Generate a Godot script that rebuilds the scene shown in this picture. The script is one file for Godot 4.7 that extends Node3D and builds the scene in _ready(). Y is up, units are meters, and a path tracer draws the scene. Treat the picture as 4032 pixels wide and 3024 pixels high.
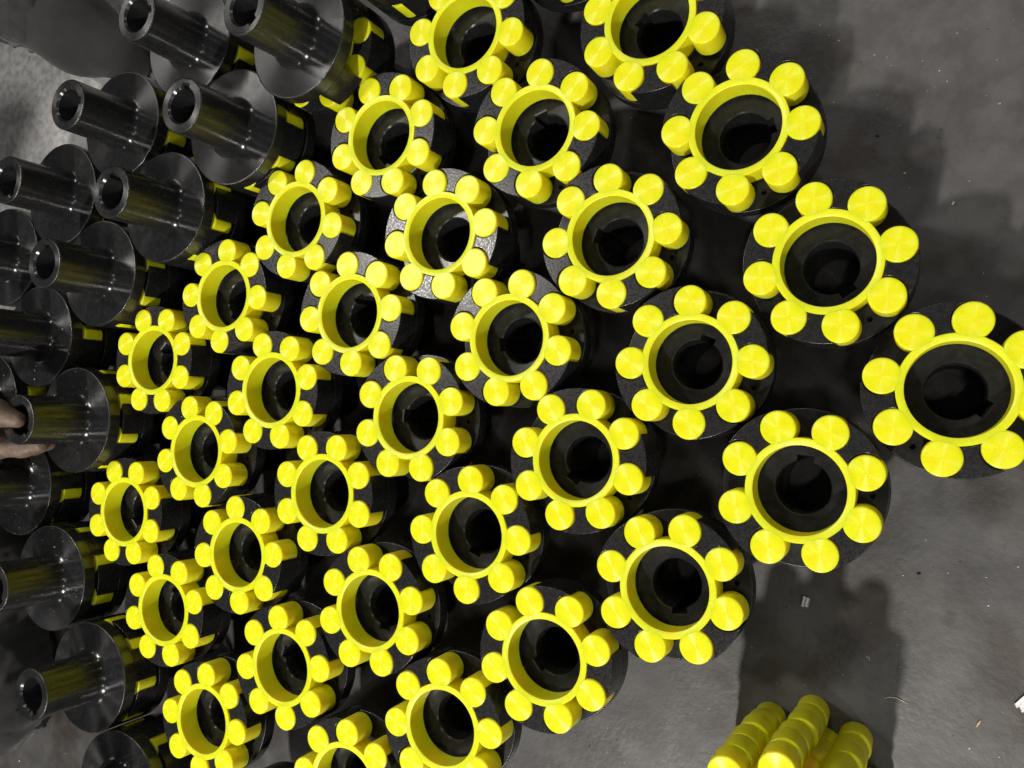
extends Node3D
# A workshop floor crowded with black jaw-coupling hubs, yellow lobed rings set in their claws. Floor at y = 0, metres.

const RIM := 0.137        # height of the claw tips and of the lobe tops
const FACE := 0.102       # claw side face of a standing hub's flange
const R := 0.078          # flange radius
const LOBE_AT := 0.0615
const LOBE_R := 0.0167

const ROWS := {
	"A": [[0.0263, -0.0316, -16, 29, 119], [-0.0899, -0.1425, 6.5, 51.5, 51.5], [-0.1848, -0.2752, 21.8, -23.2, 66.8], [-0.2873, -0.3947, -6.6, -141.6, 38.4]],
	"B": [[-0.0963, 0.0739, 44.5, -90.5, -0.5], [-0.2118, -0.0385, -27.5, -72.5, 17.5], [-0.3096, -0.1663, -29.9, 195.1, 15.1], [-0.4105, -0.2874, 23, -112, 68], [-0.5137, -0.4064, -16.4, 118.6, 28.6]],
	"C": [[-0.2116, 0.1914, 33.6, 78.6, -11.4], [-0.3231, 0.0752, -11.3, 123.7, 33.7], [-0.417, -0.0512, 31.8, 166.8, -13.2], [-0.5221, -0.1684, 10.3, 55.3, 55.3], [-0.6212, -0.2906, -0.4, 134.6, 44.6]],
	"D": [[-0.3385, 0.2919, 0.8, 135.8, 45.8], [-0.4445, 0.1754, -26.2, 108.8, 18.8], [-0.5411, 0.0512, 44, 179, -1], [-0.6435, -0.0683, 13.2, -121.8, 58.2], [-0.7452, -0.1879, 30, 75, -15]],
	"E": [[-0.4571, 0.3982, -31.8, 13.2, 13.2], [-0.5701, 0.2886, 45, 90, -0], [-0.66, 0.1594, -6.9, 38.1, 38.1], [-0.7599, 0.0378, 1.5, -43.5, 46.5], [-0.8618, -0.0821, -23.2, 111.8, 21.8]],
	"F": [[-0.5848, 0.5029, -24.8, 110.2, 20.2], [-0.6978, 0.388, -34.9, 190.1, 10.1], [-0.7926, 0.2607, 12.3, 57.3, 57.3], [-0.8859, 0.1339, -41.9, 3.1, 3.1], [-0.9881, 0.0143, -3.7, -138.7, 41.3]],
	"G": [[-0.8234, 0.4914, -24.7, 20.3, 20.3], [-0.92, 0.3615, 0.5, -134.5, 45.5], [-1.0177, 0.238, -5.1, 129.9, 39.9]],
}
# Each entry: x, z, angle of a claw, angle of the keyway, angle of the pin hole (degrees, clockwise seen from above)
const CAPPED := [
	[-0.7276, -0.4067, 4.0, 49.0], [-0.949, -0.432, 32.9, -12.1], [-0.8488, -0.3062, -34.4, -79.4], [-1.0727, -0.3233, 33.3, -11.7],
	[-0.9654, -0.2004, -8.1, -98.0], [-1.1944, -0.2233, 10.0, 55.0], [-1.0905, -0.1049, 4.4, -85.6], [-1.3179, -0.1257, 30.0, 75.0],
	[-1.1149, 0.1144, -7.4, 37.6], [-1.2172, -0.0048, -29.7, 15.3], [-1.232, 0.227, 26.9, 71.9], [-1.136, 0.354, -4.7, 40.3],
	[-1.0311, 0.4771, 22.9, 67.9], [-0.9499, 0.6119, -38.0, 7.0], [-0.6159, -0.5261, 20.0, 65.0], [-1.335, 0.107, 5.0, 50.0],
]
const CAPPED_AT := [
	"sitting raised, yellow lobe tops showing", "cut by the top edge beside dark trousers",
	"with the bright grey patch on its flange", "just below the pale floor strip",
	"with its keyway at the bore's top", "cut by the left edge below dark shoes",
	"with the bright chamfered mouth, left centre", "at the left edge pointing out",
	"gripped by the hand", "directly above the gripped one",
	"directly below the hand", "second below the hand, mouth at left edge",
	"at lower left with open mouth showing", "at the bottom edge, lower left",
	"showing only its rim at the top edge", "behind the hand, dusty, far left edge",
]
const ROW_SAYS := {
	"A": "the diagonal row beside bare floor", "B": "the second diagonal row from bare floor", "C": "the third diagonal row from bare floor",
	"D": "the fourth diagonal row from bare floor", "E": "the fifth diagonal row from bare floor", "F": "the sixth diagonal row from bare floor",
	"G": "the short diagonal row beside shafted hubs",
}
const ORDER := ["lowest", "second from bottom", "third from bottom", "fourth from bottom", "fifth from bottom"]

var rng := RandomNumberGenerator.new()
var M := {}
var P := {}      # meshes by name
var names := {}

# ---------------------------------------------------------------- mesh helpers

func numbered(called: String) -> String:
	var n: int = names.get(called, -1) + 1
	names[called] = n
	return called if n == 0 else "%s_%03d" % [called, n]

func tag(o: Node, label: String, category: String, group := "") -> Node:
	o.set_meta("label", label)
	o.set_meta("category", category)
	if group != "":
		o.set_meta("group", group)
	return o

func base(called: String, at: Vector3, turn := 0.0) -> Node3D:
	var o := Node3D.new()
	o.name = numbered(called)
	add_child(o, true)
	o.position = at
	o.rotation.y = -deg_to_rad(turn)
	return o

func part(called: String, mesh: Mesh, m: Material, parent: Node, at := Vector3.ZERO, turn := 0.0) -> MeshInstance3D:
	var o := MeshInstance3D.new()
	o.name = numbered(called) if parent == self else called
	o.mesh = mesh
	o.material_override = m
	parent.add_child(o, true)
	o.position = at
	o.rotation.y = -deg_to_rad(turn)
	return o

func begin() -> SurfaceTool:
	var st := SurfaceTool.new()
	st.begin(Mesh.PRIMITIVE_TRIANGLES)
	return st

func tri(st: SurfaceTool, v: Array, n: Array, u: Array) -> void:
	var g: Vector3 = (v[1] - v[0]).cross(v[2] - v[0])
	if g.length_squared() < 1e-18:
		return
	var order := [0, 2, 1] if g.dot(n[0] + n[1] + n[2]) > 0.0 else [0, 1, 2]
	for k in order:
		st.set_normal(n[k])
		st.set_uv(u[k])
		st.add_vertex(v[k])

func quad(st: SurfaceTool, v: Array, n: Array, u: Array) -> void:
	tri(st, [v[0], v[1], v[2]], [n[0], n[1], n[2]], [u[0], u[1], u[2]])
	tri(st, [v[0], v[2], v[3]], [n[0], n[2], n[3]], [u[0], u[2], u[3]])

func polar(r: float, a: float, y: float) -> Vector3:
	return Vector3(r * cos(a), y, r * sin(a))

# Profile points (r, y); going up on the outside, then in over the top, then down inside. Neighbouring segments within 40 degrees shade smoothly.
func lathe(st: SurfaceTool, prof: Array, seg: int, centre := Vector2.ZERO, uvk := 1.0, keep_out := 0.0, ringwise := false) -> void:
	var ns := []
	for i in prof.size() - 1:
		var d: Vector2 = (prof[i + 1] - prof[i]).normalized()
		ns.append(Vector2(d.y, -d.x))
	var along := 0.0
	var off := Vector3(centre.x, 0, centre.y)
	for i in ns.size():
		var n0: Vector2 = ns[i]
		var n1: Vector2 = ns[i]
		if i > 0 and ns[i - 1].dot(ns[i]) > 0.76:
			n0 = (ns[i - 1] + ns[i]).normalized()
		if i < ns.size() - 1 and ns[i + 1].dot(ns[i]) > 0.76:
			n1 = (ns[i + 1] + ns[i]).normalized()
		var p0: Vector2 = prof[i]
		var p1: Vector2 = prof[i + 1]
		var step := p0.distance_to(p1)
		for k in seg:
			var a := TAU * k / seg
			var b := TAU * (k + 1) / seg
			var vs := [off + polar(p0.x, a, p0.y), off + polar(p1.x, a, p1.y), off + polar(p1.x, b, p1.y), off + polar(p0.x, b, p0.y)]
			if keep_out > 0.0:       # what would reach into the ring stops inside its wall
				for i4 in 4:
					var flat := Vector2(vs[i4].x, vs[i4].z)
					if flat.length() < keep_out:
						flat = flat.normalized() * keep_out
						vs[i4] = Vector3(flat.x, vs[i4].y, flat.y)
			if ringwise:
				quad(st, vs, [polar(n0.x, a, n0.y), polar(n1.x, a, n1.y), polar(n1.x, b, n1.y), polar(n0.x, b, n0.y)],
					[Vector2(a, along), Vector2(a, along + step), Vector2(b, along + step), Vector2(b, along)])
				continue
			quad(st, vs,
				[polar(n0.x, a, n0.y), polar(n1.x, a, n1.y), polar(n1.x, b, n1.y), polar(n0.x, b, n0.y)],
				[Vector2(along, a / TAU) * uvk, Vector2(along + step, a / TAU) * uvk, Vector2(along + step, b / TAU) * uvk, Vector2(along, b / TAU) * uvk])
		along += step

func arc(c: Vector2, r: float, from_deg: float, to_deg: float, n: int) -> Array:
	var out := []
	for i in n + 1:
		var a := deg_to_rad(lerpf(from_deg, to_deg, float(i) / n))
		out.append(c + Vector2(cos(a), sin(a)) * r)
	return out

# An outline in (x, z) pulled up from y0 to y1 with a chamfered top edge (and bottom edge).
func prism(st: SurfaceTool, line: Array, y0: float, y1: float, top: float, bottom := -1.0) -> void:
	var n := line.size()
	var area := 0.0
	for i in n:
		area += line[i].cross(line[(i + 1) % n])
	var s := 1.0 if area > 0 else -1.0
	var en := []
	for i in n:
		var d: Vector2 = (line[(i + 1) % n] - line[i]).normalized()
		en.append(Vector2(d.y, -d.x) * s)
	var inset := func(w: float) -> PackedVector2Array:
		var o := PackedVector2Array()
		for i in n:
			var m: Vector2 = (en[i] + en[i - 1]).normalized()
			o.append(line[i] - m * w / maxf(m.dot(en[i]), 0.45))
		return o
	var rings := []
	if bottom > 0.0:
		rings.append([inset.call(bottom), y0, y0 + bottom, -1.0])
	rings.append([PackedVector2Array(line), y0 + maxf(bottom, 0.0), y1 - top, 0.0])
	var ti: PackedVector2Array = inset.call(top)
	rings.append([ti, y1, 0.0, 1.0])
	var wall: Array = [PackedVector2Array(line), PackedVector2Array(line)]
	var mid: PackedVector2Array = inset.call(top * 0.3)
	var levels := [[wall[0], y0 + maxf(bottom, 0.0), wall[1], y1 - top, 0.0, 0.0], [wall[1], y1 - top, mid, y1 - top * 0.3, 0.0, 1.0], [mid, y1 - top * 0.3, ti, y1, 1.0, 12.0]]
	if bottom > 0.0:
		levels.append([inset.call(bottom), y0, wall[0], y0 + bottom, -4.0, 0.0])
	for lv in levels:
		for i in n:
			var j := (i + 1) % n
			var na: Vector2 = en[i] if en[i].dot(en[i - 1]) < 0.8 else (en[i] + en[i - 1]).normalized()
			var nb: Vector2 = en[i] if en[i].dot(en[j]) < 0.8 else (en[i] + en[j]).normalized()
			var a: Vector3 = Vector3(na.x, lv[4], na.y).normalized()
			var b: Vector3 = Vector3(nb.x, lv[4], nb.y).normalized()
			var a2: Vector3 = Vector3(na.x, lv[5], na.y).normalized()
			var b2: Vector3 = Vector3(nb.x, lv[5], nb.y).normalized()
			var p: Vector2 = lv[0][i]
			var q: Vector2 = lv[0][j]
			var p2: Vector2 = lv[2][i]
			var q2: Vector2 = lv[2][j]
			quad(st, [Vector3(p.x, lv[1], p.y), Vector3(p2.x, lv[3], p2.y), Vector3(q2.x, lv[3], q2.y), Vector3(q.x, lv[1], q.y)], [a, a2, b2, b],
				[Vector2(lv[1], i * 0.002) * 10, Vector2(lv[3], i * 0.002) * 10, Vector2(lv[3], j * 0.002) * 10, Vector2(lv[1], j * 0.002) * 10])
	for cap in [[ti, y1, 1.0], [inset.call(bottom) if bottom > 0.0 else null, y0, -1.0]]:
		if cap[0] == null:
			continue
		var idx := Geometry2D.triangulate_polygon(cap[0])
		for t in range(0, idx.size(), 3):
			var v := []
			var u := []
			for k in 3:
				var c: Vector2 = cap[0][idx[t + k]]
				v.append(Vector3(c.x, cap[1], c.y))
				u.append(Vector2(c.length() * 10, c.angle()))
			var up := Vector3(0, cap[2], 0)
			tri(st, v, [up, up, up], u)

# A bore with a keyway in a wall of outer radius ro: top annulus at y1 with a chamfered mouth, and the wall of the bore down to y0.
func keyed_bore(st: SurfaceTool, y0: float, y1: float, ro: float, rb: float, rk: float, w: float, ch: float, up := 1.0) -> void:
	var pts := []      # [point, on the bore]
	var a0 := asin(w / rb)
	for i in 57:
		pts.append([Vector2.from_angle(lerpf(a0, TAU - a0, i / 56.0)) * rb, true])
	pts.append([Vector2(rk, -w), false])
	pts.append([Vector2(rk, w), false])
	var n := pts.size()
	for i in n:
		var j := (i + 1) % n
		var p: Vector2 = pts[i][0]
		var q: Vector2 = pts[j][0]
		var round: bool = pts[i][1] and pts[j][1]
		var d := (q - p).normalized()
		var flat := Vector2(-d.y, d.x)
		var np := -p.normalized() if round else flat
		var nq := -q.normalized() if round else flat
		var pc := p * (1.0 + ch / p.length())
		var qc := q * (1.0 + ch / q.length())
		var po := p.normalized() * ro
		var qo := q.normalized() * ro
		var ya := y1 - ch * up
		var uf := func(v: Vector2) -> Vector2: return Vector2(v.length() * 10.0, fposmod(v.angle(), TAU) / TAU)
		var n3 := Vector3(0, up, 0)
		quad(st, [Vector3(pc.x, y1, pc.y), Vector3(po.x, y1, po.y), Vector3(qo.x, y1, qo.y), Vector3(qc.x, y1, qc.y)], [n3, n3, n3, n3], [uf.call(pc), uf.call(po), uf.call(qo), uf.call(qc)])
		var cp := Vector3(np.x, up, np.y).normalized()
		var cq := Vector3(nq.x, up, nq.y).normalized()
		quad(st, [Vector3(pc.x, y1, pc.y), Vector3(p.x, ya, p.y), Vector3(q.x, ya, q.y), Vector3(qc.x, y1, qc.y)], [cp, cp, cq, cq], [Vector2(0, 0), Vector2(.01, 0), Vector2(.01, .02), Vector2(0, .02)])
		quad(st, [Vector3(p.x, ya, p.y), Vector3(p.x, y0, p.y), Vector3(q.x, y0, q.y), Vector3(q.x, ya, q.y)], [Vector3(np.x, 0, np.y), Vector3(np.x, 0, np.y), Vector3(nq.x, 0, nq.y), Vector3(nq.x, 0, nq.y)], [Vector2(0, i / 60.0), Vector2(1, i / 60.0), Vector2(1, (i + 1) / 60.0), Vector2(0, (i + 1) / 60.0)])

func claw_mesh(y0: float, y1: float, top: float, bottom: float) -> Mesh:
	var st := begin()
	var line := []
	var half := 16.6
	line.append_array(arc(Vector2.ZERO, R, -half, half, 14))
	var rl := LOBE_R + 0.0008
	for side in [1.0, -1.0]:
		var c := Vector2.from_angle(deg_to_rad(22.5 * side)) * LOBE_AT
		var tip := Vector2.from_angle(deg_to_rad(half * side)) * R
		var inner := []
		# walk along the hollow from the tip inwards
		var at := (tip - c).angle()
		var k := 0
		while k < 40:
			at += deg_to_rad(-6.0 * side)
			var p: Vector2 = c + Vector2.from_angle(at) * rl
			if p.length() < 0.0502:
				break
			inner.append(p)
			k += 1
		if side > 0:
			line.append_array(inner)
			var e: float = rad_to_deg(inner[-1].angle())
			line.append_array(arc(Vector2.ZERO, 0.0502, e * 0.98, -e * 0.98, 5))
		else:
			inner.reverse()
			line.append_array(inner)
	prism(st, line, y0, y1, top, bottom)
	return st.commit()

func flange_mesh() -> Mesh:   # of a standing hub; the pin hole lies at angle 0
	var st := begin()
	var y := FACE
	var y0 := FACE - 0.018
	var prof := [Vector2(0.043, y0), Vector2(R - 0.0008, y0), Vector2(R, y0 + 0.0008), Vector2(R, y - 0.002)]
	lathe(st, prof, 96)
	prof = [Vector2(R, y - 0.002)]
	prof.append_array(arc(Vector2(R - 0.0013, y - 0.0013), 0.0013, 0, 90, 4))
	prof.append(Vector2(R - 0.0018, y))
	lathe(st, prof, 120, Vector2.ZERO, 1.0, 0.0, true)
	var rr := [0.0452, 0.057, 0.068, R - 0.0018]
	var up := Vector3.UP
	for ri in 3:
		for k in 48:
			if ri == 1 and (k == 0 or k == 47):
				continue
			var a := TAU * k / 48.0
			var b := TAU * (k + 1) / 48.0
			var m := (a + b) * 0.5
			for ab in [[a, m], [m, b]]:
				quad(st, [polar(rr[ri], ab[0], y), polar(rr[ri + 1], ab[0], y), polar(rr[ri + 1], ab[1], y), polar(rr[ri], ab[1], y)], [up, up, up, up],
					[Vector2(rr[ri] * 10, ab[0] / TAU), Vector2(rr[ri + 1] * 10, ab[0] / TAU), Vector2(rr[ri + 1] * 10, ab[1] / TAU), Vector2(rr[ri] * 10, ab[1] / TAU)])
	var edge := []
	var t := TAU / 48.0
	for i in 4:
		edge.append(polar(rr[1], lerpf(-t, t, i / 4.0), y))
	for i in 4:
		edge.append(polar(lerpf(rr[1], rr[2], i / 4.0), t, y))
	for i in 4:
		edge.append(polar(rr[2], lerpf(t, -t, i / 4.0), y))
	for i in 4:
		edge.append(polar(lerpf(rr[2], rr[1], i / 4.0), -t, y))
	var c := Vector3(0.0625, y, 0)
	for i in 16:
		var e0: Vector3 = edge[i]
		var e1: Vector3 = edge[(i + 1) % 16]
		var h0 := c + (e0 - c).normalized() * 0.0028
		var h1 := c + (e1 - c).normalized() * 0.0028
		var uf := func(v: Vector3) -> Vector2: return Vector2(Vector2(v.x, v.z).length() * 10, atan2(v.z, v.x) / TAU)
		quad(st, [e0, h0, h1, e1], [up, up, up, up], [uf.call(e0), uf.call(h0), uf.call(h1), uf.call(e1)])
		var dn := Vector3(0, -0.012, 0)
		quad(st, [h0, h0 + dn, h1 + dn, h1], [(c - h0).normalized(), (c - h0).normalized(), (c - h1).normalized(), (c - h1).normalized()], [Vector2(0, 0), Vector2(.1, 0), Vector2(.1, .1), Vector2(0, .1)])
		tri(st, [c + dn, h0 + dn, h1 + dn], [up, up, up], [Vector2.ZERO, Vector2(.01, 0), Vector2(.01, .01)])
	return st.commit()

func sleeve_mesh() -> Mesh:   # the long boss under a standing hub, its bore and keyway
	var st := begin()
	var prof := [Vector2(0.0275, 0.0), Vector2(0.0375, 0.0), Vector2(0.039, 0.0015), Vector2(0.039, FACE - 0.024)]
	prof.append_array(arc(Vector2(0.045, FACE - 0.024), 0.006, 180, 90, 5))
	lathe(st, prof, 64)
	lathe(st, [Vector2(0.045, FACE - 0.018), Vector2(0.045, FACE)], 64)
	keyed_bore(st, 0.0005, FACE - 0.0004, 0.045, 0.0262, 0.0312, 0.0078, 0.0016)
	return st.commit()

func shaft_mesh() -> Mesh:    # upper hub: flange and fillet belong to flange_plate, this is the plain round boss; base at y = 0 (claw tips)
	var st := begin()
	var top := 0.137
	var prof := [Vector2(0.0347, 0.0605), Vector2(0.0347, 0.08), Vector2(0.0347, top - 0.003)]
	lathe(st, prof, 160)
	prof = [Vector2(0.0347, top - 0.003)]
	prof.append_array(arc(Vector2(0.0331, top - 0.0016), 0.0016, 0, 90, 4))
	lathe(st, prof, 128, Vector2.ZERO, 1.0, 0.0, true)
	keyed_bore(st, 0.035, top, 0.0331, 0.0215, 0.0258, 0.006, 0.0026)
	return st.commit()

func plate_mesh() -> Mesh:    # upper hub's flange, back face turned, with the fillet up to the boss
	var st := begin()
	var y := 0.053
	var prof := [Vector2(0.0262, 0.035), Vector2(R - 0.0007, 0.035), Vector2(R, 0.0357), Vector2(R, y - 0.002)]
	lathe(st, prof, 128)
	prof = [Vector2(R, y - 0.002)]
	prof.append_array(arc(Vector2(R - 0.0014, y - 0.0014), 0.0014, 0, 90, 4))
	prof.append(Vector2(R - 0.002, y))
	lathe(st, prof, 128, Vector2.ZERO, 1.0, 0.0, true)
	prof = [Vector2(R - 0.002, y), Vector2(0.066, y), Vector2(0.054, y), Vector2(0.0432, y), Vector2(0.0422, y)]
	prof.append_array(arc(Vector2(0.0422, y + 0.0075), 0.0075, 270, 180, 8))
	lathe(st, prof, 128, Vector2.ZERO, 10.0)
	return st.commit()

func screw_mesh() -> Mesh:    # threaded hole with its set screw, axis along +x
	var st := begin()
	lathe(st, [Vector2(0.0036, 0.0), Vector2(0.0036, 0.0006), Vector2(0.003, 0.0009), Vector2(0.0024, 0.0002), Vector2(0.0015, -0.0002), Vector2(0.0013, -0.002), Vector2(0.0, -0.002)], 20)
	return st.commit()

func ring_mesh() -> Mesh:
	var st := begin()
	var a := 0.0426
	var b := 0.0498
	var y0 := 0.0009
	var y1 := 0.0298
	lathe(st, [Vector2(a + 0.0006, y0), Vector2(b - 0.0006, y0), Vector2(b, y0 + 0.0006), Vector2(b, y1 - 0.0004), Vector2(b - 0.0004, y1), Vector2(a + 0.0009, y1), Vector2(a, y1 - 0.0007), Vector2(a, y0 + 0.0006), Vector2(a + 0.0006, y0)], 96)
	return st.commit()

func lobe_mesh(dish: float) -> Mesh:    # one round lobe at LOBE_AT along +x; its axis is its own
	var st := begin()
	var h := 0.030
	var prof := [Vector2(0.0, 0.0), Vector2(LOBE_R - 0.0012, 0.0)]
	prof.append_array(arc(Vector2(LOBE_R - 0.0012, 0.0012), 0.0012, -60, 0, 3))
	prof.append_array(arc(Vector2(LOBE_R - 0.0018, h - 0.0018), 0.0018, 0, 90, 5))
	prof.append_array([Vector2(LOBE_R - 0.0034, h - dish), Vector2(0.006, h - dish * 1.1), Vector2(0.0, h - dish * 1.1)])
	lathe(st, prof, 48, Vector2(LOBE_AT, 0.0), 10.0, 0.0473)
	return st.commit()

# ---------------------------------------------------------------- materials

func noise_tex(freq: float, octaves: int, cols: Array, offs: Array, size := 512, sd := 1, kind := FastNoiseLite.TYPE_SIMPLEX_SMOOTH) -> NoiseTexture2D:
	var n := FastNoiseLite.new()
	n.noise_type = kind
	n.seed = sd
	n.frequency = freq
	n.fractal_octaves = octaves
	n.fractal_gain = 0.62
	n.fractal_type = FastNoiseLite.FRACTAL_FBM if octaves > 1 else FastNoiseLite.FRACTAL_NONE
	var t := NoiseTexture2D.new()
	t.width = size
	t.height = size
	t.seamless = true
	t.seamless_blend_skirt = 0.15
	t.noise = n
	if cols.size():
		var g := Gradient.new()
		g.offsets = PackedFloat32Array(offs)
		g.colors = PackedColorArray(cols)
		t.color_ramp = g
	return t

func lin(r: float, g: float, b: float) -> Color:
	return Color(r, g, b).linear_to_srgb()

func grey(v: float) -> Color:
	return Color(v, v, v)

func materials() -> void:
	var smudge := noise_tex(0.012, 4, [grey(0.8), grey(0.9), grey(1.0)], [0.25, 0.5, 0.8], 512, 7)
	var grain := noise_tex(0.15, 3, [], [], 512, 9)
	grain.as_normal_map = true
	grain.bump_strength = 6.0
	var pitted := noise_tex(0.05, 5, [], [], 512, 19)
	pitted.as_normal_map = true
	pitted.bump_strength = 5.0
	var scuff := noise_tex(0.05, 5, [grey(0.55), grey(0.9), grey(1.0)], [0.3, 0.5, 0.7], 512, 23)
	var tint := noise_tex(0.02, 4, [lin(.012, .0122, .013), lin(.014, .0143, .0152), lin(.018, .0183, .0192)], [0.3, 0.5, 0.75], 512, 3)
	var steel := StandardMaterial3D.new()
	steel.resource_name = "black oiled steel"
	steel.albedo_texture = tint
	steel.roughness = 0.34
	steel.roughness_texture = smudge
	steel.metallic_specular = 0.45
	steel.normal_enabled = true
	steel.normal_texture = grain
	steel.normal_scale = 0.04
	steel.uv1_triplanar = true
	steel.uv1_scale = Vector3.ONE * 9.0
	M.steel = steel
	var turned: StandardMaterial3D = steel.duplicate()
	turned.resource_name = "turned black steel"
	turned.roughness = 0.24
	turned.metallic_specular = 0.58
	turned.anisotropy_enabled = true
	turned.anisotropy = 0.95
	turned.normal_enabled = false
	M.turned = turned
	var shaft: StandardMaterial3D = turned.duplicate()
	shaft.resource_name = "polished turned black steel"
	shaft.roughness = 0.29
	shaft.anisotropy = 0.8
	M.shaft = shaft
	var face: StandardMaterial3D = turned.duplicate()
	face.resource_name = "blackened claw-side face"
	face.roughness = 0.3
	face.anisotropy = 0.6
	face.metallic_specular = 0.4
	M.face = face
	var rough: StandardMaterial3D = steel.duplicate()
	rough.resource_name = "black claw face"
	rough.roughness = 0.33
	rough.normal_texture = pitted
	rough.normal_scale = 0.06
	rough.roughness_texture = scuff
	M.claw = rough
	var y := StandardMaterial3D.new()
	y.resource_name = "yellow polyurethane"
	y.albedo_texture = noise_tex(0.01, 3, [lin(.86, .81, .010), lin(.88, .835, .012), lin(.90, .86, .018)], [0.3, 0.5, 0.72], 512, 21)
	y.uv1_triplanar = true
	y.uv1_scale = Vector3.ONE * 7.0
	y.roughness = 0.38
	y.metallic_specular = 0.5
	y.subsurf_scatter_enabled = true
	y.subsurf_scatter_strength = 0.45
	y.backlight_enabled = true
	y.backlight = lin(.22, .21, .003)
	M.yellow = y
	var yt: StandardMaterial3D = y.duplicate()
	yt.resource_name = "yellow polyurethane, turned mould marks"
	yt.anisotropy_enabled = true
	yt.anisotropy = 0.9
	yt.roughness = 0.36
	M.lobe = yt
	var f := StandardMaterial3D.new()
	f.resource_name = "grey painted concrete"
	f.albedo_texture = noise_tex(0.008, 6, [lin(.066, .064, .064), lin(.079, .077, .0765), lin(.092, .090, .089)], [0.28, 0.5, 0.72], 1024, 31)
	f.detail_enabled = true
	f.detail_blend_mode = BaseMaterial3D.BLEND_MODE_MUL
	f.detail_uv_layer = BaseMaterial3D.DETAIL_UV_2
	f.detail_albedo = noise_tex(0.012, 5, [Color(0.80, 0.75, 0.71), Color(0.94, 0.92, 0.90), Color(1, 1, 1), Color(1, 1, 1)], [0.2, 0.36, 0.5, 1.0], 512, 41)
	f.roughness = 0.55
	f.roughness_texture = noise_tex(0.01, 4, [grey(0.7), grey(1.0)], [0.3, 0.7], 512, 43)
	f.metallic_specular = 0.5
	f.heightmap_enabled = true
	f.heightmap_texture = noise_tex(0.06, 5, [grey(0), grey(1)], [0.2, 0.8], 1024, 51)
	f.heightmap_scale = 0.014
	M.floor = f
	var bare: StandardMaterial3D = f.duplicate()  # the floor material again in a paler grey, without the detail layer
	bare.resource_name = "pale floor"
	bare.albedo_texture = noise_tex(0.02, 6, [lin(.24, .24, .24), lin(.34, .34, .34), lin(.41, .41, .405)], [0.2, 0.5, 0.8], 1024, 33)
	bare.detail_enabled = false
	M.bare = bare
	var skin := StandardMaterial3D.new()
	skin.resource_name = "skin"
	skin.albedo_texture = noise_tex(0.03, 4, [lin(.11, .075, .052), lin(.15, .105, .078), lin(.19, .138, .105)], [0.25, 0.5, 0.8], 256, 61)
	skin.uv1_triplanar = true
	skin.uv1_scale = Vector3.ONE * 14.0
	skin.roughness = 0.6
	skin.subsurf_scatter_enabled = true
	skin.subsurf_scatter_strength = 0.06
	M.skin = skin
	var cloth := StandardMaterial3D.new()
	cloth.resource_name = "dark cloth"
	cloth.albedo_texture = noise_tex(0.02, 4, [lin(.014, .014, .0155), lin(.022, .022, .024)], [0.3, 0.7], 256, 63)
	cloth.uv1_triplanar = true
	cloth.uv1_scale = Vector3.ONE * 5.0
	cloth.roughness = 0.9
	cloth.rim_enabled = true
	cloth.rim = 0.25
	M.cloth = cloth
	var shoe: StandardMaterial3D = cloth.duplicate()
	shoe.resource_name = "dark shoe fabric"
	shoe.albedo_color = grey(0.85)
	M.shoe = shoe
	var grit := StandardMaterial3D.new()
	grit.resource_name = "grit"
	grit.vertex_color_use_as_albedo = true
	grit.roughness = 0.8
	M.grit = grit

# ---------------------------------------------------------------- lamps

func lamp(label: String, at: Vector3, towards: Vector3, size: Vector2, energy: float, glow: float, colour := Color(1, 0.98, 0.95)) -> void:
	var o := base("ceiling_lamp", at)
	o.look_at_from_position(at, towards, Vector3(0.013, 1, 0.02))
	tag(o, label, "lamp")
	var box := BoxMesh.new()
	box.size = Vector3(size.x + 0.04, size.y + 0.04, 0.06)
	var case := StandardMaterial3D.new()
	case.albedo_color = grey(0.5)
	part("housing", box, case, o, Vector3(0, 0, 0.035))
	var face := BoxMesh.new()
	face.size = Vector3(size.x, size.y, 0.006)
	var e := StandardMaterial3D.new()
	e.albedo_color = Color.WHITE
	e.emission_enabled = true
	e.emission = colour
	e.emission_energy_multiplier = glow
	part("lamp_glass", face, e, o)
	var l := AreaLight3D.new()
	l.name = "lamp_light"
	l.area_size = size
	l.light_energy = energy
	l.light_color = colour
	l.shadow_enabled = true
	l.area_range = 30.0
	l.area_attenuation = 2.0
	l.position = Vector3(0, 0, -0.01)
	o.add_child(l, true)

# ---------------------------------------------------------------- things

func make_hub() -> Node3D:
	var o := base("coupling_hub", Vector3.ZERO)
	part("flange", P.flange, M.face, o)
	part("boss", P.sleeve, M.face, o)
	for k in 4:
		part("claw", P.claw, M.claw, o, Vector3.ZERO, 90.0 * k)
	return o

func make_ring() -> Node3D:
	var o := base("lobed_ring", Vector3.ZERO)
	part("ring", P.ring, M.yellow, o)
	for k in 8:
		part("lobe", P.lobe[(k * 5 + 1) % 2], M.lobe, o, Vector3.ZERO, 45.0 * k)
	return o

func make_cap() -> Node3D:
	var o := base("shafted_hub", Vector3.ZERO)
	part("flange", P.plate, M.turned, o)
	part("shaft", P.shaft, M.shaft, o)
	for k in 4:
		part("claw", P.claw_down, M.claw, o, Vector3.ZERO, 90.0 * k)
	var s := part("set_screw", P.screw, M.steel, o)
	s.transform = Transform3D(Basis(Vector3(0, 0, 1), -PI / 2), Vector3(0.0346, 0.076, 0))
	return o

func another(o: Node3D, first: bool) -> Node3D:
	if first:
		return o
	var c: Node3D = o.duplicate()
	c.name = numbered(str(o.name))
	add_child(c, true)
	return c

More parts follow.
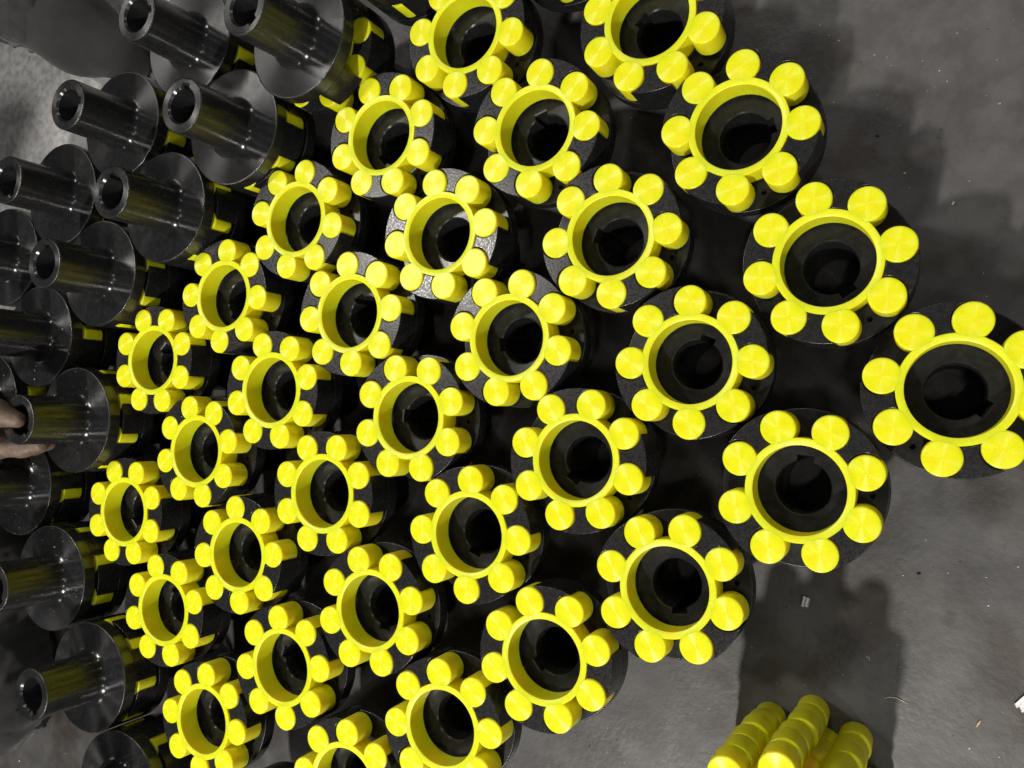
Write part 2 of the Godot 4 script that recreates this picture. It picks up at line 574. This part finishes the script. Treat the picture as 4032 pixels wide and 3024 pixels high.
func jitter(o: Node3D, deg: float) -> void:
	o.rotate_object_local(Vector3.RIGHT, deg_to_rad(rng.randf_range(-deg, deg)))
	o.rotate_object_local(Vector3.BACK, deg_to_rad(rng.randf_range(-deg, deg)))

func _ready() -> void:
	rng.seed = 11
	var cam := Camera3D.new()
	cam.name = "camera"
	cam.transform = Transform3D(Basis(Vector3(0.888422, -0.449203, -0.094462), Vector3(-0.084299, 0.042623, -0.995528), Vector3(0.451221, 0.892412, 0.0)), Vector3(0, 0.943284, 0))
	cam.fov = 50.72
	cam.near = 0.02
	cam.far = 60.0
	add_child(cam)
	cam.current = true
	var env := Environment.new()
	env.background_mode = Environment.BG_COLOR
	env.background_color = lin(0.018, 0.018, 0.019)
	env.tonemap_mode = Environment.TONE_MAPPER_LINEAR
	env.tonemap_exposure = 1.18
	env.sdfgi_enabled = true
	env.ssao_enabled = true
	env.ssil_enabled = true
	var we := WorldEnvironment.new()
	we.name = "world"
	we.environment = env
	add_child(we)
	var mid := Vector3(-0.45, 0.1, 0.0)
	lamp("square high-bay lamp on the near side of the hall, casting the sharp shadows", mid + Vector3(0.03, 0.74, 0.68).normalized() * 4.5, mid, Vector2(0.18, 0.18), 15.5, 6.0)
	lamp("square high-bay lamp above the left half of the picture", mid + Vector3(-0.54, 0.82, -0.18).normalized() * 5.0, mid, Vector2(0.4, 0.4), 7.5, 3.0)
	lamp("pale lamp panel beyond the upper left of the picture", Vector3(-4.2, 3.5, -2.15), mid, Vector2(0.7, 0.6), 0.8, 0.6)
	lamp("pale lamp panel low beyond the left edge of the picture", mid + Vector3(-0.84, 0.50, 0.2).normalized() * 5.5, mid, Vector2(0.7, 0.4), 0.35, 0.3)
	var says := ["far right", "right, towards the top", "right, towards the bottom", "top side", "bottom side", "behind the camera"]
	var dirs := [Vector3(0.8, 0.6, 0.05), Vector3(0.5, 0.66, -0.55), Vector3(0.55, 0.62, 0.5), Vector3(-0.1, 0.7, -0.7), Vector3(-0.5, 0.6, 0.62), Vector3(0.25, 0.93, 0.2)]
	var power := [1.6, 1.6, 3.4, 3.4, 1.6, 1.4]
	for i in 6:
		lamp("small distant hall lamp, " + says[i], mid + dirs[i].normalized() * 6.0, mid, Vector2(0.6, 0.12), power[i], 3.0)
	materials()
	P.flange = flange_mesh()
	P.sleeve = sleeve_mesh()
	P.claw = claw_mesh(FACE, RIM, 0.0009, -1.0)
	P.claw_down = claw_mesh(0.0, 0.035, 0.0001, 0.0006)
	P.plate = plate_mesh()
	P.shaft = shaft_mesh()
	P.screw = screw_mesh()
	P.ring = ring_mesh()
	P.lobe = [lobe_mesh(0.0), lobe_mesh(0.0001)]
	build_floor()
	build_couplings()
	build_pile()
	build_people()
	build_litter()

func build_floor() -> void:
	var st := begin()
	var n := 12
	for i in n:
		for j in n:
			var v := []
			var u := []
			for c in [[0, 0], [1, 0], [1, 1], [0, 1]]:
				v.append(Vector3(-4.5 + 7.0 * (i + c[0]) / n, 0, -3.5 + 7.0 * (j + c[1]) / n))
				u.append(Vector2(v[-1].x, v[-1].z) * 1.7)
			quad(st, v, [Vector3.UP, Vector3.UP, Vector3.UP, Vector3.UP], u)
	var m := st.commit()
	var arr := m.surface_get_arrays(0)
	var uv2 := PackedVector2Array()
	for p in arr[Mesh.ARRAY_VERTEX]:
		uv2.append(Vector2(p.x + 0.2 * p.z, p.z - 0.2 * p.x) * 0.8)
	arr[Mesh.ARRAY_TEX_UV2] = uv2
	var fm := ArrayMesh.new()
	fm.add_surface_from_arrays(Mesh.PRIMITIVE_TRIANGLES, arr)
	var o := part("floor", fm, M.floor, self)
	o.set_meta("kind", "structure")
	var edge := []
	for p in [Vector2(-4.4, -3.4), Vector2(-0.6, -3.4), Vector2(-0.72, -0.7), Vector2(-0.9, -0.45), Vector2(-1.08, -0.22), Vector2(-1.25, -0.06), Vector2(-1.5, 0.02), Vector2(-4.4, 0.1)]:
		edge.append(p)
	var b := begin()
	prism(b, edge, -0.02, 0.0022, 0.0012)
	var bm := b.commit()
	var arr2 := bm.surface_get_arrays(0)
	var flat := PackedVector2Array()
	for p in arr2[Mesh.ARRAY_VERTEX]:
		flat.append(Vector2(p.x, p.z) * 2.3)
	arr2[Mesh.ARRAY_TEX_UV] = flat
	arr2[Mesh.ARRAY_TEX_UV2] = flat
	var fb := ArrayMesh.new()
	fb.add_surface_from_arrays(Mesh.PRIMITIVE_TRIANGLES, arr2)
	part("pale_floor", fb, M.bare, self).set_meta("kind", "structure")  # paler stretch of floor at upper left, its edge running under the hubs

func place(hub: Node3D, ring: Node3D, first: bool, d: Array, hole: float) -> Array:
	var h := another(hub, first)
	h.position = Vector3(d[0], 0, d[1])
	h.rotation = Vector3(0, -deg_to_rad(d[2]), 0)
	h.get_node("flange").rotation.y = -deg_to_rad(hole - d[2])
	h.get_node("boss").rotation.y = -deg_to_rad(d[3] - d[2])
	var s := another(ring, first)
	s.position = Vector3(d[0] + rng.randf_range(-.0006, .0006), RIM - 0.030 + rng.randf_range(-0.0004, 0.0016), d[1] + rng.randf_range(-.0006, .0006))
	s.rotation = Vector3(0, -deg_to_rad(d[2] + 22.5), 0)
	jitter(s, 0.7)
	return [h, s]

func build_couplings() -> void:
	var hub := make_hub()
	var ring := make_ring()
	var first := true
	for r in ROWS:
		for i in ROWS[r].size():
			var d: Array = ROWS[r][i]
			var hs := place(hub, ring, first, d, d[4])
			first = false
			var where: String = "%s of %s" % [ORDER[i], ROW_SAYS[r]]
			if i == ROWS[r].size() - 1:
				where = "topmost of %s" % ROW_SAYS[r]
			tag(hs[0], "black clawed hub standing open, " + where, "hub", "open hubs standing in diagonal rows")
			tag(hs[1], "yellow eight-lobed ring, " + where, "lobed ring", "yellow rings seated in the open hubs")
	for e in [[-0.4, -0.517, 20.0, 65.0, "cut off by the top edge of the picture"], [-0.7002, 0.6101, -20.0, 25.0, "cut off by the bottom edge, left of centre"]]:
		var hs := place(hub, ring, false, e, e[3])
		tag(hs[0], "black clawed hub standing open, " + e[4], "hub", "open hubs standing in diagonal rows")
		tag(hs[1], "yellow eight-lobed ring, " + e[4], "lobed ring", "yellow rings seated in the open hubs")
	var cap := make_cap()
	for i in CAPPED.size():
		var d: Array = CAPPED[i]
		var hs := place(hub, ring, false, [d[0], d[1], d[2], d[2] + 45.0], d[2] + 45.0)
		tag(hs[0], "black lower hub under the shafted hub " + CAPPED_AT[i], "hub", "hubs under the shafted hubs")
		tag(hs[1], "yellow ring clamped under the shafted hub " + CAPPED_AT[i], "lobed ring", "yellow rings clamped between two hubs")
		var c := another(cap, i == 0)
		c.position = Vector3(d[0], RIM - 0.030, d[1])
		c.rotation = Vector3(0, -deg_to_rad(d[2] + 45.0), 0)
		c.get_node("shaft").rotation.y = -deg_to_rad(d[3] - d[2] - 45.0)
		var s: Node3D = c.get_node("set_screw")
		var a := deg_to_rad(-75.0 + rng.randf_range(-20, 15) - d[2] - 45.0)
		s.transform = Transform3D(Basis(Vector3.UP, -a) * Basis(Vector3(0, 0, 1), -PI / 2), polar(0.0345, a, 0.078))
		if i == 0:
			c.position.y += 0.02
			c.rotate(Vector3.BACK, deg_to_rad(4.0))
		tag(c, "black shafted hub " + CAPPED_AT[i], "hub", "shafted hubs set on the yellow rings")

func build_pile() -> void:
	var src: Node3D = get_node("lobed_ring")
	var says := ["lowest", "second from floor", "third from floor", "fourth from floor", "fifth from floor", "sixth from floor"]
	for i in 6:
		var o := another(src, false)
		o.position = Vector3(-0.0765 - 0.002 * i + rng.randf_range(-.002, .002), 0.0004 + 0.0306 * i, 0.380 + rng.randf_range(-.002, .002))
		o.rotation = Vector3(0, deg_to_rad(90.0 + rng.randf_range(-2.5, 2.5)), 0)
		tag(o, "loose yellow lobed ring, %s in the pile at lower right" % says[i], "lobed ring", "yellow rings piled on the floor")

# ---------------------------------------------------------------- people: bones with radii, joined by a smooth minimum and meshed as surface nets

func sdf_mesh(st: SurfaceTool, bones: Array, cell: float, k: float, ripple := 0.0, freq := 9.0, cut := Vector4(0, 0, 0, -1e9)) -> void:
	var lo := Vector3.ONE * 1e9
	var hi := -lo
	for b in bones:
		var m: float = maxf(b[2], b[3]) + 2.5 * k + 2.0 * cell
		lo = lo.min(b[0].min(b[1]) - Vector3.ONE * m)
		hi = hi.max(b[0].max(b[1]) + Vector3.ONE * m)
	var n := Vector3i(((hi - lo) / cell).ceil()) + Vector3i.ONE
	var sy := n.x
	var sz := n.x * n.y
	var acc := PackedFloat32Array()
	acc.resize(n.x * n.y * n.z)
	for b in bones:
		var a: Vector3 = b[0]
		var ab: Vector3 = b[1] - a
		var l2 := maxf(ab.length_squared(), 1e-9)
		var ra: float = b[2]
		var dr: float = b[3] - ra
		var m: float = maxf(ra, b[3]) + 2.5 * k + cell
		var i0 := Vector3i(((a.min(b[1]) - Vector3.ONE * m - lo) / cell).floor()).max(Vector3i.ZERO)
		var i1 := Vector3i(((a.max(b[1]) + Vector3.ONE * m - lo) / cell).ceil()).min(n - Vector3i.ONE)
		for z in range(i0.z, i1.z + 1):
			for y in range(i0.y, i1.y + 1):
				for x in range(i0.x, i1.x + 1):
					var p := lo + Vector3(x, y, z) * cell - a
					var t := clampf(p.dot(ab) / l2, 0.0, 1.0)
					var d := (p - ab * t).length() - ra - dr * t
					if d < m:
						acc[x + y * sy + z * sz] += exp(-d / k)
	var f := PackedFloat32Array()
	f.resize(acc.size())
	var noise := FastNoiseLite.new()
	noise.seed = 5
	noise.frequency = freq
	noise.fractal_octaves = 2
	for z in n.z:
		for y in n.y:
			for x in n.x:
				var i := x + y * sy + z * sz
				var v := -k * log(acc[i]) if acc[i] > 1e-30 else k * 60.0
				if absf(v) < 0.06:
					var p := lo + Vector3(x, y, z) * cell
					if ripple > 0.0:
						v += ripple * (absf(noise.get_noise_3d(p.x, p.y * 0.6, p.z)) * 2.0 - 0.5)
					v = maxf(v, -(p.x * cut.x + p.y * cut.y + p.z * cut.z - cut.w))
				f[i] = v
	var at := {}
	var vs := PackedVector3Array()
	var ns := PackedVector3Array()
	var corner := [0, 1, sy, sy + 1, sz, sz + 1, sz + sy, sz + sy + 1]
	var edges := [[0, 1], [2, 3], [4, 5], [6, 7], [0, 2], [1, 3], [4, 6], [5, 7], [0, 4], [1, 5], [2, 6], [3, 7]]
	for z in range(1, n.z - 2):
		for y in range(1, n.y - 2):
			for x in range(1, n.x - 2):
				var i := x + y * sy + z * sz
				var neg := 0
				for c in corner:
					if f[i + c] < 0.0:
						neg += 1
				if neg == 0 or neg == 8:
					continue
				var s := Vector3.ZERO
				var cnt := 0
				for e in edges:
					var fa := f[i + corner[e[0]]]
					var fb := f[i + corner[e[1]]]
					if (fa < 0.0) != (fb < 0.0):
						var t := fa / (fa - fb)
						var pa := Vector3(e[0] & 1, (e[0] >> 1) & 1, e[0] >> 2)
						var pb := Vector3(e[1] & 1, (e[1] >> 1) & 1, e[1] >> 2)
						s += pa.lerp(pb, t)
						cnt += 1
				at[i] = vs.size()
				vs.append(lo + (Vector3(x, y, z) + s / cnt) * cell)
				ns.append(Vector3(f[i + 1] - f[i - 1] + f[i + 2] - f[i], f[i + sy] - f[i - sy] + f[i + 2 * sy] - f[i], f[i + sz] - f[i - sz] + f[i + 2 * sz] - f[i]).normalized())
	for i in at:
		for ax in [[1, sy, sz], [sy, sz, 1], [sz, 1, sy]]:
			if (f[i] < 0.0) == (f[i + ax[0]] < 0.0):
				continue
			var q := [i, i - ax[1], i - ax[1] - ax[2], i - ax[2]]
			if not (at.has(q[1]) and at.has(q[2]) and at.has(q[3])):
				continue
			var v := []
			var nn := []
			var u := []
			for c in q:
				v.append(vs[at[c]])
				nn.append(ns[at[c]])
				u.append(Vector2(vs[at[c]].x, vs[at[c]].z))
			quad(st, v, nn, u)

func grow(bones: Array, by: float) -> Array:
	var out := []
	for b in bones:
		out.append([b[0], b[1], b[2] + by, b[3] + by])
	return out

func shifted(bones: Array, by: Vector3) -> Array:
	var out := []
	for b in bones:
		out.append([b[0] - by, b[1] - by, b[2], b[3]])
	return out

func mesh_of(bones: Array, at: Vector3, cell: float, k: float, ripple := 0.0, freq := 9.0) -> Mesh:
	var st := begin()
	sdf_mesh(st, shifted(bones, at), cell, k, ripple, freq)
	st.index()
	return st.commit()

func hand_bones() -> Array:
	var y := RIM
	var wrist := Vector3(-1.335, y + .108, .122)
	var out := []
	var digits := [
		[Vector3(-1.252, y + .094, .152), Vector3(-1.205, y + .076, .1655), Vector3(-1.170, y + .062, .1625), Vector3(-1.144, y + .053, .1545), .0165, .0105],
		[Vector3(-1.256, y + .075, .150), Vector3(-1.208, y + .054, .164), Vector3(-1.172, y + .042, .160), Vector3(-1.147, y + .0365, .1525), .0150, .0098],
		[Vector3(-1.262, y + .058, .144), Vector3(-1.218, y + .043, .154), Vector3(-1.186, y + .036, .150), Vector3(-1.162, y + .034, .143), .0132, .0090],
		[Vector3(-1.268, y + .045, .136), Vector3(-1.230, y + .038, .142), Vector3(-1.204, y + .036, .138), Vector3(-1.184, y + .035, .132), .0115, .0080],
	]
	for d in digits:
		out.append([wrist, d[0], .024, d[4] + .004])
		out.append([d[0], d[1], d[4] + .001, lerpf(d[4], d[5], .35)])
		out.append([d[1], d[2], lerpf(d[4], d[5], .40), lerpf(d[4], d[5], .70)])
		out.append([d[2], d[3], lerpf(d[4], d[5], .75), d[5]])
	# thumb, leaving the side of the palm and hooking into the mouth of the shaft
	out.append([wrist, Vector3(-1.250, y + .118, .106), .026, .027])
	out.append([Vector3(-1.250, y + .118, .106), Vector3(-1.192, y + .119, .102), .027, .0235])
	out.append([Vector3(-1.192, y + .119, .102), Vector3(-1.153, y + .116, .109), .0225, .0185])
	out.append([Vector3(-1.153, y + .116, .109), Vector3(-1.124, y + .103, .1150), .0182, .0120])
	return out

func person(at: Vector3, skin: Array, hand: Array, jacket: Array, trousers: Array, shoes: Array, cloth_cell: float, label: String) -> void:
	var o := base("person", at)
	var st := begin()
	sdf_mesh(st, shifted(skin, at), 0.014, 0.012)
	if hand.size():
		sdf_mesh(st, shifted(hand, at), 0.0032, 0.0034, 0.0006, 90.0)
	st.index()
	part("body", st.commit(), M.skin, o)
	part("jacket", mesh_of(jacket, at, 0.018, 0.022, 0.012, 7.0), M.cloth, o)
	part("trousers", mesh_of(trousers, at, cloth_cell, 0.018, 0.018, 13.0), M.cloth, o)
	for s in shoes:
		part("shoe", mesh_of(s, at, 0.01, 0.014, 0.0, 9.0), M.shoe, o)
	tag(o, label, "person")

func build_people() -> void:
	var v := func(x: float, y: float, z: float) -> Vector3: return Vector3(x, y, z)
	# kneeling at the left and leaning over the hubs, right hand on a shaft
	var wrist: Vector3 = v.call(-1.335, RIM + .108, .122)
	var elbow: Vector3 = v.call(-1.46, .36, .30)
	var chest: Vector3 = v.call(-1.58, .55, .37)
	var hips: Vector3 = v.call(-2.02, .22, .38)
	var skin := [
		[wrist, elbow, .027, .040], [elbow, v.call(-1.52, .59, .51), .042, .055], [v.call(-1.52, .59, .51), chest, .06, .10], [chest, hips, .12, .12],
		[chest, v.call(-1.44, .65, .39), .07, .052], [v.call(-1.38, .715, .405), v.call(-1.31, .73, .40), .085, .085], [v.call(-1.27, .67, .40), v.call(-1.25, .67, .40), .035, .03],
		[chest, v.call(-1.52, .59, .23), .10, .06], [v.call(-1.52, .59, .23), v.call(-1.42, .41, .15), .055, .042], [v.call(-1.42, .41, .15), v.call(-1.50, .32, .12), .04, .03],
		[v.call(-2.02, .22, .30), v.call(-1.66, .30, .12), .08, .06], [v.call(-1.66, .30, .12), v.call(-1.78, .06, .10), .055, .04],
		[v.call(-2.02, .22, .50), v.call(-1.54, .10, .42), .08, .06], [v.call(-1.54, .10, .42), v.call(-1.40, .09, .60), .06, .05],
	]
	var jacket := grow([skin[1], skin[2], skin[3], skin[7], skin[8]], .022)
	jacket.append([elbow, elbow.lerp(wrist, .62), .058, .045])
	var trousers := [
		[v.call(-2.02, .22, .48), v.call(-1.60, .11, .40), .115, .10], [v.call(-1.56, .105, .36), v.call(-1.44, .095, .37), .10, .09],
		[v.call(-1.44, .095, .37), v.call(-1.365, .087, .61), .09, .088], [v.call(-1.365, .087, .61), v.call(-1.95, .07, .78), .086, .06],
		[v.call(-2.02, .22, .30), v.call(-1.66, .30, .12), .115, .085], [v.call(-1.66, .30, .12), v.call(-1.77, .10, .10), .08, .07], [v.call(-2.04, .24, .30), v.call(-2.04, .24, .46), .13, .13],
	]
	var shoes := [[[v.call(-1.97, .05, .79), v.call(-2.17, .05, .80), .045, .04]], [[v.call(-1.82, .05, .10), v.call(-1.62, .04, .10), .05, .04]]]
	person(v.call(-1.55, 0, .40), skin, hand_bones(), jacket, trousers, shoes, 0.014, "kneeling person in dark clothes, bare hand gripping a black shaft at the left edge")
	# squatting at upper left, one shoe beside the hubs, the other outside the picture
	var skin2 := [
		[v.call(-2.02, .34, -.70), v.call(-1.96, .72, -.68), .10, .10], [v.call(-1.96, .72, -.68), v.call(-1.93, .85, -.67), .055, .05], [v.call(-1.91, .95, -.66), v.call(-1.89, 1.0, -.66), .085, .088], [v.call(-1.83, .92, -.66), v.call(-1.82, .94, -.66), .03, .035],
		[v.call(-1.96, .70, -.68), v.call(-1.96, .70, -.88), .08, .06], [v.call(-1.96, .70, -.88), v.call(-1.80, .47, -.94), .05, .042], [v.call(-1.80, .47, -.94), v.call(-1.66, .52, -.84), .04, .028],
		[v.call(-1.96, .70, -.68), v.call(-1.96, .70, -.48), .08, .06], [v.call(-1.96, .70, -.48), v.call(-1.80, .49, -.46), .05, .042], [v.call(-1.80, .49, -.46), v.call(-1.66, .53, -.58), .04, .028],
		[v.call(-2.0, .32, -.64), v.call(-1.64, .44, -.64), .08, .06], [v.call(-1.64, .44, -.64), v.call(-1.66, .08, -.64), .055, .04], [v.call(-2.0, .32, -.76), v.call(-1.66, .44, -.86), .08, .06], [v.call(-1.66, .44, -.86), v.call(-1.70, .08, -.86), .055, .04],
	]
	var jacket2 := grow(skin2.slice(0, 1) + skin2.slice(4, 6) + skin2.slice(7, 9), .022)
	var trousers2 := [
		[v.call(-2.0, .32, -.64), v.call(-1.64, .44, -.64), .11, .085], [v.call(-1.64, .44, -.64), v.call(-1.60, .16, -.645), .085, .085], [v.call(-1.60, .16, -.645), v.call(-1.41, .088, -.575), .094, .078],
		[v.call(-2.0, .32, -.76), v.call(-1.66, .44, -.86), .11, .085], [v.call(-1.66, .44, -.86), v.call(-1.66, .10, -.86), .085, .085], [v.call(-2.03, .34, -.76), v.call(-2.03, .34, -.62), .12, .12],
	]
	var shoes2 := [
		[[v.call(-1.58, .055, -.62), v.call(-1.34, .058, -.53), .055, .060], [v.call(-1.34, .058, -.53), v.call(-1.235, .042, -.488), .058, .042], [v.call(-1.44, .11, -.57), v.call(-1.34, .07, -.535), .05, .05]],
		[[v.call(-1.74, .05, -.86), v.call(-1.52, .056, -.84), .05, .06], [v.call(-1.52, .056, -.84), v.call(-1.42, .045, -.83), .06, .045]],
	]
	person(v.call(-1.65, 0, -.64), skin2, [], jacket2, trousers2, shoes2, 0.011, "squatting person in dark creased trousers and dark shoes at upper left")

# ---------------------------------------------------------------- litter on the floor

func crumb(sd: int) -> Mesh:
	var st := begin()
	var r := RandomNumberGenerator.new()
	r.seed = sd
	var ring := []
	for k in 6:
		ring.append(polar(r.randf_range(.6, 1.1), TAU * k / 6.0, r.randf_range(-.1, .2)))
	var top := Vector3(r.randf_range(-.2, .2), .7, r.randf_range(-.2, .2))
	for k in 6:
		var a: Vector3 = ring[k]
		var b: Vector3 = ring[(k + 1) % 6]
		var n := (b - a).cross(top - a).normalized()
		if n.y < 0:
			n = -n
		tri(st, [a, b, top], [n, n, n], [Vector2.ZERO, Vector2.ZERO, Vector2.ZERO])
		tri(st, [a, b, Vector3(0, -.3, 0)], [-n, -n, -n], [Vector2.ZERO, Vector2.ZERO, Vector2.ZERO])
	return st.commit()

func scatter(called: String, count: int, where: Callable, size: Callable, colour: Callable, label: String) -> void:
	var mm := MultiMesh.new()
	mm.transform_format = MultiMesh.TRANSFORM_3D
	mm.use_colors = true
	mm.mesh = crumb(count)
	mm.instance_count = count
	for i in count:
		var s: float = size.call()
		mm.set_instance_transform(i, Transform3D(Basis(Vector3.UP, rng.randf() * TAU).scaled(Vector3(s * rng.randf_range(.6, 1.8), s * .7, s)), where.call()))
		mm.set_instance_color(i, colour.call())
	var o := MultiMeshInstance3D.new()
	o.name = numbered(called)
	o.multimesh = mm
	o.material_override = M.grit
	add_child(o, true)
	o.set_meta("kind", "stuff")
	o.set_meta("label", label)
	o.set_meta("category", "grit")

func strip(called: String, pts: Array, r: float, m: Material, label: String, cat: String) -> void:
	var st := begin()
	for i in pts.size() - 1:
		var d: Vector3 = (pts[i + 1] - pts[i]).normalized()
		var side := d.cross(Vector3.UP).normalized()
		var up := side.cross(d)
		var r0 := r * (0.35 if i == 0 else 1.0)
		var r1 := r * (0.35 if i == pts.size() - 2 else 1.0)
		for k in 6:
			var a := TAU * k / 6.0
			var b := TAU * (k + 1) / 6.0
			var na := side * cos(a) + up * sin(a)
			var nb := side * cos(b) + up * sin(b)
			quad(st, [pts[i] + na * r0, pts[i + 1] + na * r1, pts[i + 1] + nb * r1, pts[i] + nb * r0], [na, na, nb, nb], [Vector2.ZERO, Vector2.ZERO, Vector2.ZERO, Vector2.ZERO])
	tag(part(called, st.commit(), m, self), label, cat)

func sheet(called: String, at: Vector3, turn: float, w: float, l: float, folds: int, h: float, m: Material, label: String, cat: String) -> void:
	var st := begin()
	var n := folds * 2
	for i in n:
		var x0 := w * (float(i) / n - 0.5)
		var x1 := w * (float(i + 1) / n - 0.5)
		var h0 := h if i % 2 == 0 else h * 0.15
		var h1 := h * 0.15 if i % 2 == 0 else h
		var l1 := l * (0.85 + 0.15 * sin(i * 2.1))
		for t in [0.0, 0.0003]:
			var v := [Vector3(x0, h0 + t, -l / 2), Vector3(x1, h1 + t, -l / 2), Vector3(x1, h1 * .7 + t, l1 / 2), Vector3(x0, h0 * .7 + t, l1 / 2)]
			var nn: Vector3 = (v[1] - v[0]).cross(v[2] - v[0]).normalized()
			nn = nn if (nn.y > 0) == (t > 0.0) else -nn
			quad(st, v, [nn, nn, nn, nn], [Vector2.ZERO, Vector2.ZERO, Vector2.ZERO, Vector2.ZERO])
	var o := part(called, st.commit(), m, self, at, turn)
	tag(o, label, cat)

func build_litter() -> void:
	var pale := func() -> Color: return [Color(.55, .53, .5), Color(.7, .68, .62), Color(.3, .29, .27), Color(.03, .03, .03), Color(.16, .07, .04), Color(.45, .4, .3)][rng.randi() % 6]
	scatter("grit", 820, func() -> Vector3: return Vector3(rng.randf_range(-.42, .34), .0004, rng.randf_range(-.62, .5)), func() -> float: return .00035 + .0008 * pow(rng.randf(), 3.0), pale, "fine pale and dark grit strewn over the grey floor")
	scatter("grit", 160, func() -> Vector3: return Vector3(rng.randf_range(-1.75, -1.0), .0024, rng.randf_range(-.72, -.2) if rng.randf() < .6 else rng.randf_range(.5, .85)), func() -> float: return .0006 + .0012 * pow(rng.randf(), 2.0), pale, "dark and pale grit on the floor by the shafted hubs")
	var on := [8, 9, 10, 15, 11]
	scatter("metal_dust", 90, func() -> Vector3:
		var d: Array = CAPPED[on[rng.randi() % 5]]
		return Vector3(d[0], RIM + .0232, d[1]) + polar(rng.randf_range(.045, .077), rng.randf() * TAU, 0), func() -> float: return .0004 + .0009 * pow(rng.randf(), 3.0), func() -> Color: return Color(.6, .6, .62) * rng.randf_range(.3, 1.1), "bright metal dust on the flanges near the hand")
	var foil := StandardMaterial3D.new()
	foil.albedo_color = grey(.86)
	foil.metallic = 0.6
	foil.roughness = 0.3
	var paper := StandardMaterial3D.new()
	paper.albedo_color = grey(.92)
	var wood := StandardMaterial3D.new()
	wood.albedo_color = Color(.78, .7, .52)
	var fibre := StandardMaterial3D.new()
	fibre.albedo_color = Color(.7, .68, .62)
	var dark := StandardMaterial3D.new()
	dark.albedo_color = Color(.1, .09, .085)
	var rust := StandardMaterial3D.new()
	rust.albedo_color = Color(.36, .16, .1)
	sheet("foil_scrap", Vector3(-.094, .0008, .207), 8, .0075, .0125, 2, .002, foil, "small folded silver foil scrap on the floor between two hubs and the pile", "scrap")
	sheet("paper_scrap", Vector3(.116, .0008, .264), 35, .016, .017, 4, .002, paper, "white ribbed paper scrap on the floor at the right edge", "scrap")
	sheet("metal_chip", Vector3(.0115, .0006, -.2285), 30, .0022, .0035, 1, .0012, foil, "tiny pale chip on the dark floor above the rightmost hub", "chip")
	strip("wood_splinter", [Vector3(.0785, .001, .289), Vector3(.0772, .0012, .2925), Vector3(.0757, .001, .2965)], .0011, wood, "short pale wood splinter on the floor at lower right", "splinter")
	strip("wood_splinter", [Vector3(.0475, .0007, .2863), Vector3(.0487, .0007, .2885)], .0006, wood, "tiny pale splinter left of the larger one, lower right floor", "splinter")
	strip("fibre", [Vector3(-.009, .0007, .290), Vector3(-.004, .001, .2872), Vector3(.003, .0012, .2864), Vector3(.009, .001, .288), Vector3(.014, .0007, .2895)], .0005, fibre, "long pale curved fibre on the floor right of the pile", "fibre")
	strip("fibre", [Vector3(-.030, .0006, .2505), Vector3(-.0265, .0008, .2515), Vector3(-.0255, .0006, .2545)], .0006, fibre, "short pale curled fibre on the floor above the pile's right side", "fibre")
	for e in [[-.1545, -.3455, .0026, dark, "small black crumb on the floor right of the third hub row's rim, near the top"], [-.0665, -.3025, .0022, dark, "flat black crumb on the floor right of the upper right hub"], [.0125, .155, .0024, dark, "black crumb on the floor lower right, off the open hub"], [.0425, .05, .003, dark, "black lump with a pale fleck below the rightmost hub"], [-.006, -.306, .0014, rust, "rusty red fleck on the floor in the upper right"], [-.0085, -.298, .0012, rust, "smaller rusty fleck just below the other, upper right floor"]]:
		var o := part("crumb", crumb(int(e[0] * 9000)), e[3], self, Vector3(e[0], .0006, e[1]))
		o.scale = Vector3(e[2], e[2] * .5, e[2] * .7)
		tag(o, e[4], "crumb")
